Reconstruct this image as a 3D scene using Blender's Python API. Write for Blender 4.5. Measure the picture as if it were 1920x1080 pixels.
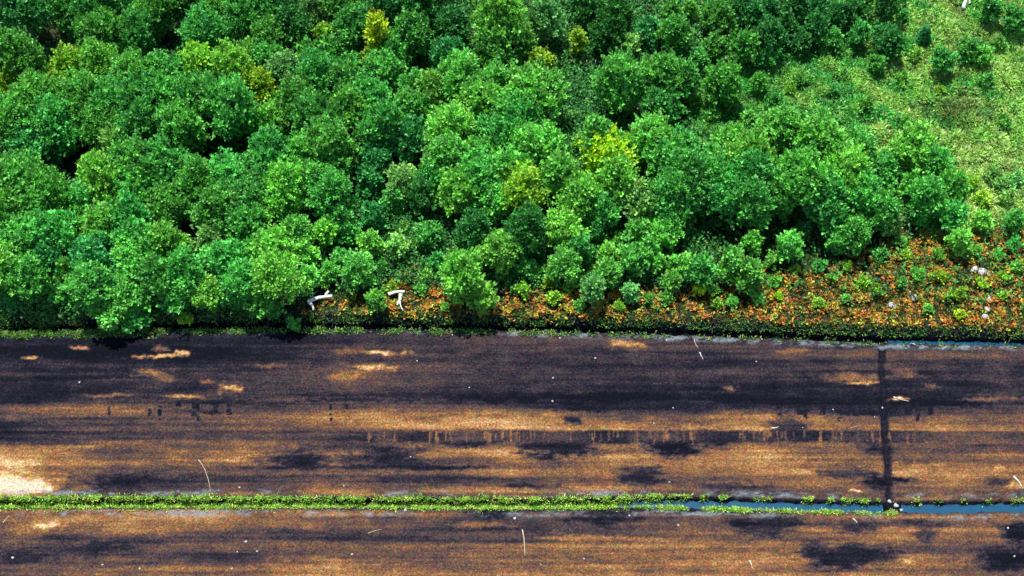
import bpy, math, random
import numpy as np
from mathutils import Vector

# ------------------------------------------------------------------ camera, world, sun, exposure
sc = bpy.context.scene
for o in list(bpy.data.objects):
    bpy.data.objects.remove(o)
COL = sc.collection
R_ = math.radians
PITCH, HFOV, DIST = R_(57), R_(35), 158.0
TAN = math.tan(HFOV / 2)
CAM = np.array([0.0, -DIST * math.cos(PITCH), DIST * math.sin(PITCH)])
FWD = np.array([0.0, math.cos(PITCH), -math.sin(PITCH)])
UP = np.array([0.0, math.sin(PITCH), math.cos(PITCH)])
cd = bpy.data.cameras.new('camera')
cam = bpy.data.objects.new('camera', cd)
COL.objects.link(cam)
cam.location = CAM
cam.rotation_euler = (math.pi / 2 - PITCH, 0, 0)
cd.sensor_fit = 'HORIZONTAL'
cd.angle = HFOV
cd.clip_start, cd.clip_end = 1.0, 6000.0
sc.camera = cam

SUN_EL, SUN_X, SUN_Y = R_(75), -0.45, 0.89      # the sun stands beyond the wood, a little to the left
w = bpy.data.worlds.new('World')
sc.world = w
w.use_nodes = True
nt = w.node_tree
bg = nt.nodes['Background']
sky = nt.nodes.new('ShaderNodeTexSky')
sky.sky_type = 'NISHITA'
sky.sun_disc = False
sky.sun_elevation = SUN_EL
sky.sun_rotation = math.atan2(SUN_X, SUN_Y)
nt.links.new(sky.outputs[0], bg.inputs[0])
bg.inputs[1].default_value = 0.10
sd = bpy.data.lights.new('sun', 'SUN')
sd.energy, sd.angle, sd.color = 4.7, R_(1.0), (1.0, 0.95, 0.86)
sun = bpy.data.objects.new('sun', sd)
COL.objects.link(sun)
_n = math.hypot(SUN_X, SUN_Y)
sdir = Vector((SUN_X / _n * math.cos(SUN_EL), SUN_Y / _n * math.cos(SUN_EL), math.sin(SUN_EL)))
sun.rotation_euler = (-sdir).to_track_quat('-Z', 'Y').to_euler()
sc.view_settings.view_transform = 'Standard'
sc.view_settings.look = 'None'
sc.view_settings.gamma = 1.0
sc.view_settings.use_curve_mapping = False
sc.view_settings.exposure = 1.1
try:
    sc.cycles.max_bounces = 6
    sc.cycles.transparent_max_bounces = 4
except Exception:
    pass

# ------------------------------------------------------------------ survey: where a thing of the photo stands on the ground
def at(px, py, z=0.0):
    u = (px - 960) / 960 * TAN
    v = -(py - 540) / 960 * TAN
    d = FWD + UP * v + np.array([u, 0, 0])
    t = (z - CAM[2]) / d[2]
    return CAM + d * t

def to_px(P):
    q = P - CAM
    dep = q @ FWD
    return 960 + 960 * (q[:, 0] / dep) / TAN, 540 - 960 * ((q @ UP) / dep) / TAN

def world_line(pts):
    a = np.array([at(*p)[:2] for p in pts])
    return a[:, 0], a[:, 1]

# centre lines of the two ditches and of the cross drain
UX, UY = world_line([(-300, 618), (0, 618), (300, 612), (480, 611), (640, 611), (960, 613), (1280, 622), (1500, 630), (1650, 636), (1920, 641), (2200, 645)])
LX, LY = world_line([(-300, 943), (0, 943), (640, 943), (960, 945), (1150, 943), (1250, 941), (1450, 946), (1660, 951), (1920, 949), (2200, 949)])
DX, DY = world_line([(1652, 640), (1657, 740), (1662, 850), (1667, 950)])

BRIDGE_X = at(1675, 948)[0]

def smooth(a, b, x):
    t = np.clip((x - a) / (b - a), 0, 1)
    return t * t * (3 - 2 * t)

_r = np.random.RandomState(5)
_wave = [(_r.uniform(.2, 2.2), _r.uniform(.2, 2.2), _r.uniform(0, 6.3), _r.uniform(-1, 1)) for _ in range(14)]
def wobble(x, y):
    s = 0
    for a, b, p, q in _wave:
        s = s + q * np.sin(a * x + b * y + p)
    return s / 5

def vnoise(x, y, fx, fy, seed, octv=4, rough=.55):
    """value noise, 0..1, summed over octaves"""
    s, amp, tot = 0, 1.0, 0
    for k in range(octv):
        L = np.random.RandomState(seed * 31 + k).rand(256, 256)
        u, v = x * fx * 2 ** k + 500, y * fy * 2 ** k + 500
        iu, iv = np.floor(u).astype(int), np.floor(v).astype(int)
        a, b = u - iu, v - iv
        a, b = a * a * (3 - 2 * a), b * b * (3 - 2 * b)
        g = lambda i, j: L[i % 256, j % 256]
        s = s + amp * ((g(iu, iv) * (1 - a) + g(iu + 1, iv) * a) * (1 - b) + (g(iu, iv + 1) * (1 - a) + g(iu + 1, iv + 1) * a) * b)
        tot += amp
        amp *= rough
    return s / tot

def sub_drain(x, y):
    yc = np.clip(y, DY.min(), DY.max())
    xc = np.interp(yc, DY[::-1], DX[::-1])
    d = np.abs(x - xc + 0.42 * (vnoise(x * 0 + 3, y, 1, .45, 19, 4, .6) - .5))
    return np.where((y < DY.max()) & (y > DY.min()), d, 9.0)

def ground_z(x, y):
    uy = np.interp(x, UX, UY) + .05 * np.sin(x * 2.3) + .04 * np.sin(x * 5.1 + 1)
    ly = np.interp(x, LX, LY) + .04 * np.sin(x * 2.9) + .03 * np.sin(x * 6.3 + 1)
    z = 0.035 * wobble(x, y) + .10 * (vnoise(x, y, .06, 1.6, 91, 3, .6) - .5)
    du = y - uy
    wood = 0.70 * smooth(0.30, 1.15, du) + 0.10 * wobble(x * .6, y * .6) * smooth(1, 3, du)
    z = z + wood
    z = z - 0.95 * (1 - smooth(0.12, 0.42, np.abs(du)))
    dl = np.abs(y - ly)
    wl = 0.26 + 0.13 * smooth(8, 22, x) + .22 * (vnoise(x, y, .8, .8, 77, 3, .7) - .5)
    bridge = 1 - smooth(.55, .95, np.abs(x - BRIDGE_X))
    z = z - 0.78 * (1 - smooth(wl, wl + 0.20, dl)) * (1 - .9 * bridge)
    z = z - 0.28 * (1 - smooth(0.12, 0.36, sub_drain(x, y))) * smooth(.3, 1.0, dl)
    return z

# ------------------------------------------------------------------ helpers
def mesh_np(name, V, F, mat, cols=None, tint=None, smooth_=False):
    """V (n,3), F (m,4) -> one mesh, optional point colours"""
    me = bpy.data.meshes.new(name)
    V = np.ascontiguousarray(V, dtype=np.float32)
    F = np.ascontiguousarray(F, dtype=np.int32)
    me.vertices.add(len(V))
    me.vertices.foreach_set('co', V.ravel())
    k = F.shape[1]
    me.loops.add(F.size)
    me.loops.foreach_set('vertex_index', F.ravel())
    me.polygons.add(len(F))
    me.polygons.foreach_set('loop_start', np.arange(0, F.size, k, dtype=np.int32))
    me.polygons.foreach_set('loop_total', np.full(len(F), k, dtype=np.int32))
    me.polygons.foreach_set('use_smooth', np.full(len(F), smooth_, dtype=bool))
    if cols is not None:
        a = me.attributes.new('col', 'FLOAT_COLOR', 'POINT')
        c = np.ones((len(V), 4), dtype=np.float32)
        c[:, :3] = cols
        a.data.foreach_set('color', c.ravel())
    if tint is not None:
        a = me.attributes.new('tint', 'FLOAT', 'POINT')
        a.data.foreach_set('value', np.ascontiguousarray(tint, dtype=np.float32))
    me.update(calc_edges=True)
    me.validate()
    me.materials.append(mat)
    return me

def link(name, data, parent=None, loc=None):
    o = bpy.data.objects.new(name, data)
    COL.objects.link(o)
    if parent:
        o.parent = parent
    if loc is not None:
        o.location = loc
    return o

def unit(a):
    return a / np.maximum(np.linalg.norm(a, axis=1, keepdims=True), 1e-6)

def cards(P, N, D, L, W, bend=0.15):
    """leaf blades: base at P, pointing along D, facing N"""
    D = unit(D)
    S = unit(np.cross(D, N))
    M = unit(np.cross(S, D))
    L = np.asarray(L).reshape(-1, 1)
    W = np.asarray(W).reshape(-1, 1)
    a = P
    mid = P + D * L * 0.55 + M * L * bend
    b = mid - S * W * .5
    c = P + D * L
    d = mid + S * W * .5
    n = len(P)
    V = np.stack([a, b, c, d], 1).reshape(-1, 3)
    F = np.arange(n * 4).reshape(n, 4)
    return V, F

def tube(pts, rads, seg=7, cap=True):
    pts = [Vector(p) for p in pts]
    V, F = [], []
    for i, p in enumerate(pts):
        t = (pts[min(i + 1, len(pts) - 1)] - pts[max(i - 1, 0)]).normalized()
        up = Vector((0, 0, 1)) if abs(t.z) < .9 else Vector((1, 0, 0))
        s = t.cross(up).normalized()
        q = s.cross(t).normalized()
        for k in range(seg):
            a = 2 * math.pi * k / seg
            V.append(p + (s * math.cos(a) + q * math.sin(a)) * rads[i] * (1 + .12 * math.sin(k * 2.4 + i)))
    for i in range(len(pts) - 1):
        for k in range(seg):
            F.append((i * seg + k, i * seg + (k + 1) % seg, (i + 1) * seg + (k + 1) % seg, (i + 1) * seg + k))
    if cap:
        for i in (0, len(pts) - 1):
            V.append(pts[i])
            c = len(V) - 1
            for k in range(0, seg):
                F.append((c, i * seg + k, i * seg + (k + 1) % seg, i * seg + (k + 1) % seg) if i else (c, i * seg + (k + 1) % seg, i * seg + k, i * seg + k))
    return V, F

def tubes_mesh(name, specs, mat):
    me = bpy.data.meshes.new(name)
    V, F = [], []
    for pts, rads in specs:
        v, f = tube(pts, rads)
        n = len(V)
        V += [tuple(p) for p in v]
        for q in f:
            q = [i + n for i in q]
            F.append(q if q[2] != q[3] else q[:3])
    me.from_pydata(V, [], F)
    for p in me.polygons:
        p.use_smooth = True
    me.update()
    me.materials.append(mat)
    return me

# ------------------------------------------------------------------ materials
def new_mat(name):
    m = bpy.data.materials.new(name)
    m.use_nodes = True
    t = m.node_tree
    t.nodes.clear()
    out = t.nodes.new('ShaderNodeOutputMaterial')
    def N(kind, **kw):
        n = t.nodes.new(kind)
        for k, v in kw.items():
            setattr(n, k, v)
        return n
    def Lk(a, b):
        t.links.new(a, b)
    return m, t, out, N, Lk

def mixrgb(N, Lk, fac, a, b, mode='MIX'):
    n = N('ShaderNodeMix', data_type='RGBA', blend_type=mode)
    for s, v in ((0, fac), (6, a), (7, b)):
        if hasattr(v, 'is_output'):
            Lk(v, n.inputs[s])
        else:
            n.inputs[s].default_value = v if not isinstance(v, tuple) else (*v, 1)
    return n.outputs[2]

def math_(N, Lk, op, a, b=0.0, clamp=False):
    n = N('ShaderNodeMath', operation=op, use_clamp=clamp)
    for s, v in ((0, a), (1, b)):
        if hasattr(v, 'is_output'):
            Lk(v, n.inputs[s])
        else:
            n.inputs[s].default_value = v
    return n.outputs[0]

def leaf_material(name, from_object):
    m, t, out, N, Lk = new_mat(name)
    if from_object:
        oi = N('ShaderNodeObjectInfo')
        tco = N('ShaderNodeTexCoord')
        nz = N('ShaderNodeTexNoise')
        nz.inputs['Scale'].default_value = .75
        nz.inputs['Detail'].default_value = 3
        Lk(tco.outputs['Object'], nz.inputs['Vector'])
        hv = math_(N, Lk, 'MULTIPLY', math_(N, Lk, 'SUBTRACT', nz.outputs[0], .45, True), 2.6, True)
        base = mixrgb(N, Lk, hv, oi.outputs['Color'], mixrgb(N, Lk, 1.0, oi.outputs['Color'], (1.45, 1.03, .85), 'MULTIPLY'))
    else:
        base = N('ShaderNodeAttribute', attribute_name='col').outputs['Color']
    tint = N('ShaderNodeAttribute', attribute_name='tint').outputs['Fac']
    k = math_(N, Lk, 'MULTIPLY_ADD', tint, 1.05)
    k.node.inputs[2].default_value = 0.48
    dark = mixrgb(N, Lk, 1.0, base, k, 'MULTIPLY')
    yel = math_(N, Lk, 'SUBTRACT', tint, 0.62, True)
    yel = math_(N, Lk, 'MULTIPLY', yel, 0.55)
    colr = mixrgb(N, Lk, yel, dark, (0.26, 0.52, 0.04))
    p = N('ShaderNodeBsdfPrincipled')
    p.inputs['Roughness'].default_value = 0.5
    p.inputs['Specular IOR Level'].default_value = 0.35
    Lk(colr, p.inputs['Base Color'])
    tr = N('ShaderNodeBsdfTranslucent')
    tc = mixrgb(N, Lk, 1.0, colr, (1.05, 1.05, 0.55), 'MULTIPLY')
    Lk(tc, tr.inputs['Color'])
    mx = N('ShaderNodeMixShader')
    mx.inputs[0].default_value = 0.36
    Lk(p.outputs[0], mx.inputs[1])
    Lk(tr.outputs[0], mx.inputs[2])
    Lk(mx.outputs[0], out.inputs['Surface'])
    return m

M_CROWN = leaf_material('crown_leaves', True)
M_PLANT = leaf_material('low_plants', False)

def wood_material(name, c1, c2, scale=9):
    m, t, out, N, Lk = new_mat(name)
    tc = N('ShaderNodeTexCoord')
    nz = N('ShaderNodeTexNoise')
    nz.inputs['Scale'].default_value = scale
    nz.inputs['Detail'].default_value = 6
    Lk(tc.outputs['Object'], nz.inputs['Vector'])
    r = N('ShaderNodeValToRGB')
    r.color_ramp.elements[0].position, r.color_ramp.elements[1].position = .38, .62
    r.color_ramp.elements[0].color, r.color_ramp.elements[1].color = (*c1, 1), (*c2, 1)
    Lk(nz.outputs[0], r.inputs[0])
    p = N('ShaderNodeBsdfPrincipled')
    p.inputs['Roughness'].default_value = 0.8
    Lk(r.outputs[0], p.inputs['Base Color'])
    b = N('ShaderNodeBump')
    b.inputs['Strength'].default_value = .5
    b.inputs['Distance'].default_value = .03
    Lk(nz.outputs[0], b.inputs['Height'])
    Lk(b.outputs[0], p.inputs['Normal'])
    Lk(p.outputs[0], out.inputs['Surface'])
    return m

M_BARK = wood_material('bark', (.05, .035, .025), (.16, .13, .10))
M_DEAD = wood_material('bleached_wood', (.16, .155, .14), (.46, .45, .42), 7)
M_LOG = wood_material('white_log', (.30, .30, .29), (.62, .62, .60), 7)
M_STICK = wood_material('weathered_stick', (.18, .13, .085), (.42, .35, .26), 12)
M_STONE = wood_material('pale_stone', (.10, .105, .115), (.40, .41, .43), 4)

def ground_material():
    m, t, out, N, Lk = new_mat('peat_and_soil')
    geo = N('ShaderNodeNewGeometry')
    pos = geo.outputs['Position']
    dry = N('ShaderNodeAttribute', attribute_name='dry').outputs['Fac']
    zone = N('ShaderNodeAttribute', attribute_name='zone').outputs['Fac']
    red = N('ShaderNodeAttribute', attribute_name='red').outputs['Fac']
    def noise(scale, detail, rough=.5, stretch=(1, 1, 1), outi=0):
        mp = N('ShaderNodeMapping')
        mp.inputs['Scale'].default_value = stretch
        Lk(pos, mp.inputs['Vector'])
        n = N('ShaderNodeTexNoise')
        n.inputs['Scale'].default_value = scale
        n.inputs['Detail'].default_value = detail
        n.inputs['Roughness'].default_value = rough
        Lk(mp.outputs[0], n.inputs['Vector'])
        return n.outputs[outi]
    def centred(v, amp):
        a = math_(N, Lk, 'SUBTRACT', v, .5)
        return math_(N, Lk, 'MULTIPLY', a, amp)
    streak = noise(1.0, 4, .6, (.16, 1.9, 1))
    streak2 = noise(1.0, 4, .7, (.8, 3.4, 1))
    grain = noise(5.2, 2, .75)
    blot = noise(.75, 5, .62)
    v = dry
    for s, a in ((streak, .22), (streak2, .16), (blot, .22), (grain, .50)):
        v = math_(N, Lk, 'ADD', v, centred(s, a))
    ramp = N('ShaderNodeValToRGB')
    e = ramp.color_ramp
    e.elements[0].position, e.elements[0].color = 0.0, (.003, .004, .008, 1)
    e.elements[1].position, e.elements[1].color = 1.0, (.50, .42, .28, 1)
    for pz, c in ((.16, (.0105, .0105, .018)), (.30, (.037, .028, .032)), (.44, (.080, .046, .032)), (.58, (.162, .080, .031)), (.72, (.265, .145, .054)), (.86, (.42, .28, .125))):
        q = e.elements.new(pz)
        q.color = (*c, 1)
    Lk(v, ramp.inputs[0])
    # crumbs of many colours
    vor = N('ShaderNodeTexVoronoi', feature='F1')
    vor.inputs['Scale'].default_value = 6.5
    Lk(pos, vor.inputs['Vector'])
    vor2 = N('ShaderNodeTexVoronoi', feature='F1')
    vor2.inputs['Scale'].default_value = 11.0
    Lk(pos, vor2.inputs['Vector'])
    lum = N('ShaderNodeSeparateColor')
    Lk(vor2.outputs['Color'], lum.inputs[0])
    lumv = math_(N, Lk, 'MULTIPLY_ADD', math_(N, Lk, 'POWER', lum.outputs[0], 1.4), .85)
    lumv.node.inputs[2].default_value = .64
    crumb = mixrgb(N, Lk, .27, (.5, .5, .5), vor.outputs['Color'])
    crumb = mixrgb(N, Lk, 1.0, crumb, lumv, 'MULTIPLY')
    c1 = mixrgb(N, Lk, 1.0, ramp.outputs[0], crumb, 'MULTIPLY')
    c1 = mixrgb(N, Lk, 1.0, c1, (1.36, 1.32, 1.38), 'MULTIPLY')
    c1 = mixrgb(N, Lk, red, c1, (.075, .022, .010))
    pal = N('ShaderNodeAttribute', attribute_name='pale').outputs['Fac']
    pal = math_(N, Lk, 'MULTIPLY', pal, math_(N, Lk, 'MULTIPLY', grain, 1.5), True)
    c1 = mixrgb(N, Lk, pal, c1, (.12, .145, .17))
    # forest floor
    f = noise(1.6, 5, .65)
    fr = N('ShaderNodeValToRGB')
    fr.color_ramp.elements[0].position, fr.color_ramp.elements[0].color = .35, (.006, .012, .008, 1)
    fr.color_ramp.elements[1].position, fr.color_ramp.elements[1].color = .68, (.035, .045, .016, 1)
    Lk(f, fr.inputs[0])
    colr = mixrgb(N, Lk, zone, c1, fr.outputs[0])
    p = N('ShaderNodeBsdfPrincipled')
    p.inputs['Roughness'].default_value = .92
    p.inputs['Specular IOR Level'].default_value = .04
    Lk(colr, p.inputs['Base Color'])
    bp = N('ShaderNodeBump')
    bp.inputs['Strength'].default_value = .7
    bp.inputs['Distance'].default_value = .10
    hsum = math_(N, Lk, 'ADD', grain, math_(N, Lk, 'MULTIPLY', streak2, .5))
    Lk(hsum, bp.inputs['Height'])
    Lk(bp.outputs[0], p.inputs['Normal'])
    Lk(p.outputs[0], out.inputs['Surface'])
    return m

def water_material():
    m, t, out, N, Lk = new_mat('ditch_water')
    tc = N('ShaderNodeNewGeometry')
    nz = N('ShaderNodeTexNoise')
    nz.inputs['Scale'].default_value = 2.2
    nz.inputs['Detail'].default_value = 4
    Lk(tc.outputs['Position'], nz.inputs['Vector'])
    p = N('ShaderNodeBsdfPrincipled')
    c = mixrgb(N, Lk, nz.outputs[0], (.003, .030, .068), (.007, .056, .108))  # blue of the reflected sky put into the base colour of black peat water
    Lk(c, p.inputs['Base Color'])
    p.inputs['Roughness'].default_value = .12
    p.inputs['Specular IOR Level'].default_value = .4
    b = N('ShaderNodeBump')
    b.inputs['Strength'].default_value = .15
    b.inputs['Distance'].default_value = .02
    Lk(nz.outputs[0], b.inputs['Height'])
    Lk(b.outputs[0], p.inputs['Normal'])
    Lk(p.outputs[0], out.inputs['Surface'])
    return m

# ------------------------------------------------------------------ ground: one sheet to the horizon
DRY_X = [0, 240, 480, 720, 960, 1200, 1440, 1680, 1920]
DRY = {
    600: [.05, .05, .05, .05, .05, .05, .05, .05, .05],
    640: [.06, .08, .12, .20, .18, .26, .28, .26, .28],
    670: [.10, .11, .13, .28, .15, .20, .24, .24, .24],
    700: [.13, .17, .20, .32, .18, .22, .27, .30, .23],
    730: [.12, .16, .25, .30, .22, .26, .27, .30, .27],
    748: [.10, .13, .20, .14, .14, .08, .17, .15, .34],
    765: [.32, .32, .27, .30, .28, .14, .30, .22, .46],
    785: [.38, .37, .44, .55, .56, .52, .55, .50, .50],
    800: [.24, .42, .52, .60, .60, .60, .60, .55, .50],
    822: [.22, .32, .40, .42, .38, .34, .42, .42, .42],
    840: [.48, .46, .46, .42, .46, .46, .52, .48, .46],
    860: [.62, .38, .42, .38, .56, .60, .60, .52, .55],
    885: [.62, .47, .42, .34, .42, .52, .52, .52, .52],
    905: [.78, .40, .32, .32, .34, .42, .48, .48, .52],
    930: [.62, .22, .22, .27, .40, .32, .38, .36, .50],
    962: [.42, .50, .50, .42, .36, .34, .42, .46, .48],
    985: [.42, .58, .52, .46, .42, .38, .40, .44, .42],
    1010: [.38, .54, .52, .50, .52, .56, .55, .55, .52],
    1040: [.22, .36, .46, .42, .46, .47, .55, .52, .40],
    1090: [.22, .42, .48, .48, .50, .54, .58, .56, .36]}
# stains on the peat: centre, half width, half height in the survey picture, dryness
STAINS = [(1000, 819, 330, 8, .14), (1420, 821, 240, 8, .22), (800, 742, 160, 5, .1),
          (145, 652, 28, 5, .75), (55, 670, 16, 4, .8), (300, 668, 55, 4, .8), (345, 661, 12, 6, .92), (300, 655, 25, 6, .55), (285, 697, 36, 8, .62), (312, 708, 22, 8, .5),
          (430, 730, 20, 8, .88), (340, 743, 32, 4, .7), (200, 741, 45, 3, .5), (500, 686, 30, 4, .55), (390, 716, 18, 3, .6), (705, 661, 36, 5, .95), (700, 690, 46, 6, .88), (655, 705, 40, 14, .58), (655, 660, 30, 8, .55),
          (765, 660, 12, 4, .85), (1175, 646, 36, 9, .72), (1600, 710, 55, 11, .5), (1615, 718, 36, 3, .85), (1685, 748, 18, 4, 1.0), (1700, 698, 28, 9, .46), (1490, 658, 30, 4, .55),
          (1370, 728, 18, 5, .62), (1750, 722, 18, 6, .52), (1850, 748, 70, 4, .55), (20, 908, 50, 20, .94), (60, 915, 40, 14, 1.05), (30, 872, 60, 14, .85), (90, 985, 42, 7, .9), (40, 1000, 50, 20, .5), (1610, 920, 22, 4, 1.1), (1900, 908, 28, 10, .9), (1730, 935, 70, 8, .6),
          (1090, 1008, 90, 5, .72), (1190, 1010, 60, 4, .68), (900, 985, 60, 6, .6), (1700, 1050, 30, 6, .78), (1870, 875, 14, 4, .9), (1740, 870, 70, 5, .68), (1500, 868, 150, 5, .7), (1200, 855, 120, 6, .72), (900, 845, 80, 5, .68), (620, 870, 80, 4, .62), (440, 862, 90, 5, .66), (150, 872, 60, 5, .6),
          (1000, 935, 110, 5, .66), (720, 928, 90, 3, .55), (960, 790, 320, 8, .66), (1450, 785, 200, 8, .64), (1300, 806, 260, 4, .68), (260, 990, 60, 10, .6), (490, 975, 60, 12, .58), (1800, 800, 90, 8, .56),
          (1130, 743, 150, 9, -.08), (930, 747, 130, 6, -.02), (1085, 766, 70, 6, .03), (1760, 756, 70, 7, -.06), (1440, 750, 110, 6, -.02), (700, 750, 160, 4, .05), (420, 752, 100, 3, .08), (70, 735, 70, 11, .02), (60, 752, 60, 4, .03), (20, 795, 40, 8, .12),
          (380, 772, 60, 5, .15), (180, 815, 60, 6, .2), (90, 830, 80, 6, .12), (870, 825, 55, 12, .06), (1040, 838, 80, 24, .0), (1250, 836, 66, 24, .0), (1160, 824, 60, 12, .05), (1340, 830, 40, 12, .1), (770, 822, 50, 8, .12), (1700, 825, 120, 7, .3), (1640, 838, 30, 12, .2), (640, 822, 70, 5, .25), (1440, 830, 60, 8, .3),
          (560, 858, 66, 24, .06), (720, 862, 76, 28, .14), (200, 845, 70, 12, .2), (260, 905, 140, 18, .05), (600, 875, 130, 5, .14), (800, 877, 140, 4, .14), (820, 900, 110, 10, .22), (1010, 912, 70, 5, .1), (400, 900, 80, 14, .18), (520, 915, 70, 12, .16),
          (1200, 893, 50, 20, .16), (1350, 912, 80, 12, .25), (1130, 972, 66, 16, .03), (920, 965, 40, 10, .08), (1440, 980, 86, 24, .08), (1620, 985, 44, 14, .16), (1905, 997, 30, 20, .02), (1590, 1042, 96, 26, .08), (1560, 1055, 60, 6, .05), (1720, 982, 60, 10, .2), (1740, 1000, 20, 20, .22), (1890, 1050, 50, 24, .1), (560, 1000, 80, 6, .25), (880, 1020, 120, 10, .28), (160, 1030, 120, 16, .12), (30, 1045, 60, 20, .12), (430, 1045, 120, 12, .25), (1880, 905, 30, 10, .3), (1580, 885, 50, 12, .3),
          (1475, 800, 36, 22, .18), (1510, 768, 16, 10, .12), (1560, 765, 60, 6, .16), (1650, 775, 90, 7, .14), (1070, 788, 18, 8, .15), (1690, 900, 26, 4, .06), (1645, 905, 24, 18, .12)]
REDS = [(1130, 903, 30, 8, .35), (1690, 1000, 40, 10, .12)]

def build_ground():
    xs = np.concatenate([[-3000, -1200, -500, -220, -110, -80], np.arange(-66, 66.01, .115), [80, 110, 220, 500, 1200, 3000]])
    ys = np.concatenate([[-2500, -900, -300, -120, -60, -45], np.arange(-38, -2.0, .13), np.arange(-2.0, 46, .45), [55, 75, 120, 300, 900, 3000]])
    X, Y = np.meshgrid(xs, ys)
    x, y = X.ravel(), Y.ravel()
    far = (np.abs(x) > 90) | (y > 60) | (y < -46)
    z = np.where(far, 0.0, ground_z(np.clip(x, -66, 66), np.clip(y, -40, 60)))
    z = np.where(far & (y > 0), 0.7, z)
    P = np.stack([x, y, z], 1)
    nx, ny = len(xs), len(ys)
    i = np.arange((ny - 1) * nx).reshape(ny - 1, nx)[:, :-1].ravel()
    F = np.stack([i, i + 1, i + nx + 1, i + nx], 1)
    # dryness by interpolation of the survey table, then the stains with ragged ends
    flat = np.stack([x, y, np.zeros_like(x)], 1)
    px, py = to_px(np.clip(flat, [-90, -45, 0], [90, 60, 0]))
    rows = sorted(DRY)
    cols = np.stack([np.interp(px, DRY_X, DRY[r]) for r in rows], 1)
    j = np.clip(np.searchsorted(rows, py) - 1, 0, len(rows) - 2)
    ra = np.array(rows, dtype=float)
    t = np.clip((py - ra[j]) / (ra[j + 1] - ra[j]), 0, 1)
    k = np.arange(len(px))
    dry = cols[k, j] * (1 - t) + cols[k, j + 1] * t
    rs = np.random.RandomState(11)
    wx = .6 * sum(a * np.sin(x * f + y * g + p) for a, f, g, p in ((9, .9, 2.2, 1), (6, 2.3, -3.1, 2), (5, 4.1, 5.3, .3), (4, 7.7, 1.1, 4)))
    wy = .55 * sum(a * np.sin(x * f + y * g + p) for a, f, g, p in ((2.2, .7, 1.2, 2), (1.6, 1.9, .9, .5), (1.4, 4.3, 2.1, 3), (1.2, 8.1, .7, 1)))
    far_ = np.clip(x, -90, 90), np.clip(y, -60, 60)
    rag = (vnoise(*far_, .6, 2.2, 3, 5, .8) - .5) * 2.0
    dry = dry + (vnoise(*far_, .028, .8, 8, 5, .66) - .5) * .62 + (vnoise(*far_, .5, 1.1, 9, 4, .65) - .5) * .20
    for cx, cy, hw, hh, v in STAINS:
        d = np.sqrt(((px + wx - cx) / hw) ** 2 + ((py + wy - cy) / hh) ** 2) + rag
        m = 1 - smooth(.22, 1.4, d)
        dry = dry * (1 - m) + v * m
    # harvest streaks and damp patches drawn out along the strip
    inner = smooth(752, 768, py)
    dry = dry + (vnoise(*far_, .018, 1.7, 61, 4, .7) - .5) * (.16 + .30 * inner) + (vnoise(*far_, .13, .55, 62, 5, .66) - .5) * (.10 + .34 * inner)
    # the tined strip: dark wet band, patchy, then the pale teeth across it
    bm_ = smooth(805, 812, py + wy * .6 + 9 * (vnoise(*far_, .12, .01, 56, 3, .6) - .5)) * (1 - smooth(823, 834, py + rag * 8)) * np.interp(px, [430, 700, 850, 1560, 1700, 1800], [0, .6, 1, .95, .4, .12])
    bv = .02 + .42 * vnoise(*far_, .22, .01, 55, 3, .6)
    dry = dry * (1 - bm_) + bv * bm_
    for xt in np.arange(690, 1720, 1.0):
        if rs.rand() > .17 * (.4 + .6 * math.sin(xt * .021) ** 2):
            continue
        hwid, y0, y1 = rs.uniform(.9, 1.9), 808 + rs.uniform(-2, 2), rs.uniform(820, 832)
        m = (np.abs(px - xt) < hwid) & (py > y0) & (py < y1)
        dry = np.where(m & (rag < .35), np.maximum(dry, rs.uniform(.34, .60)), dry)
    for xt in (205, 280, 300, 335, 365, 371, 402, 430, 620, 650, 1060, 1120, 1330, 1460, 1500, 1510, 1542, 1575, 1660, 1664, 1702, 1720, 1745):
        hwid, y0, y1 = rs.uniform(2, 7), 757 + rs.uniform(-3, 3), rs.uniform(768, 790)
        m = (np.abs(px + wx * .1 + rag * 2 - xt) < hwid) & (py > y0) & (py < y1) & (rag < .1)
        dry = np.where(m, .08, dry)
    # tramlines along the strip
    for yc, a in ((756, -.15), (810, -.12), (773, -.06), (852, .08), (868, -.07), (893, -.06), (1000, -.05), (1025, .05), (1055, -.06), (690, .03), (715, -.03)):
        dry = dry + a * np.exp(-((py + wy * .5 - yc) / 1.8) ** 2) * (.5 + .5 * np.sin(x * .23 + yc))
    g = sub_drain(x, y) + .5 * (vnoise(*far_, 1.6, 1.6, 20, 3, .7) - .5)
    m = 1 - smooth(.15, .5, g)
    dry = dry * (1 - .85 * m) + .08 * .85 * m
    uy = np.interp(x, UX, UY)
    ly = np.interp(x, LX, LY)
    dl = np.abs(y - ly)
    m = 1 - smooth(.35, .75, dl)
    dry = dry * (1 - m) + .05 * m
    m = (1 - smooth(.1, .5, np.abs(dl - 1.0))) * .5        # spoil of the ditch, paler
    pale = m * 2.6 * smooth(.45, .8, vnoise(*far_, .5, 1.5, 23, 5, .8))
    du = y - uy
    m = np.exp(-((du + .72) / .26) ** 2) * (.25 + .75 * smooth(-14, 8, x))  # pale lip of the upper ditch
    pale = np.maximum(pale, m * 2.2 * smooth(.42, .8, vnoise(*far_, 1.0, 1.8, 24, 5, .8)))
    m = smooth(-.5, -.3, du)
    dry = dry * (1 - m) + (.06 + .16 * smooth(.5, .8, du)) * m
    red = np.zeros_like(x)
    for cx, cy, hw, hh, v in REDS:
        d = np.sqrt(((px + wx - cx) / hw) ** 2 + ((py + wy - cy) / hh) ** 2) + rag
        red = np.maximum(red, v * (1 - smooth(.3, 1.3, d)))
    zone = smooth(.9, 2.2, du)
    me = mesh_np('ground', P, F, ground_material(), smooth_=True)
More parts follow.
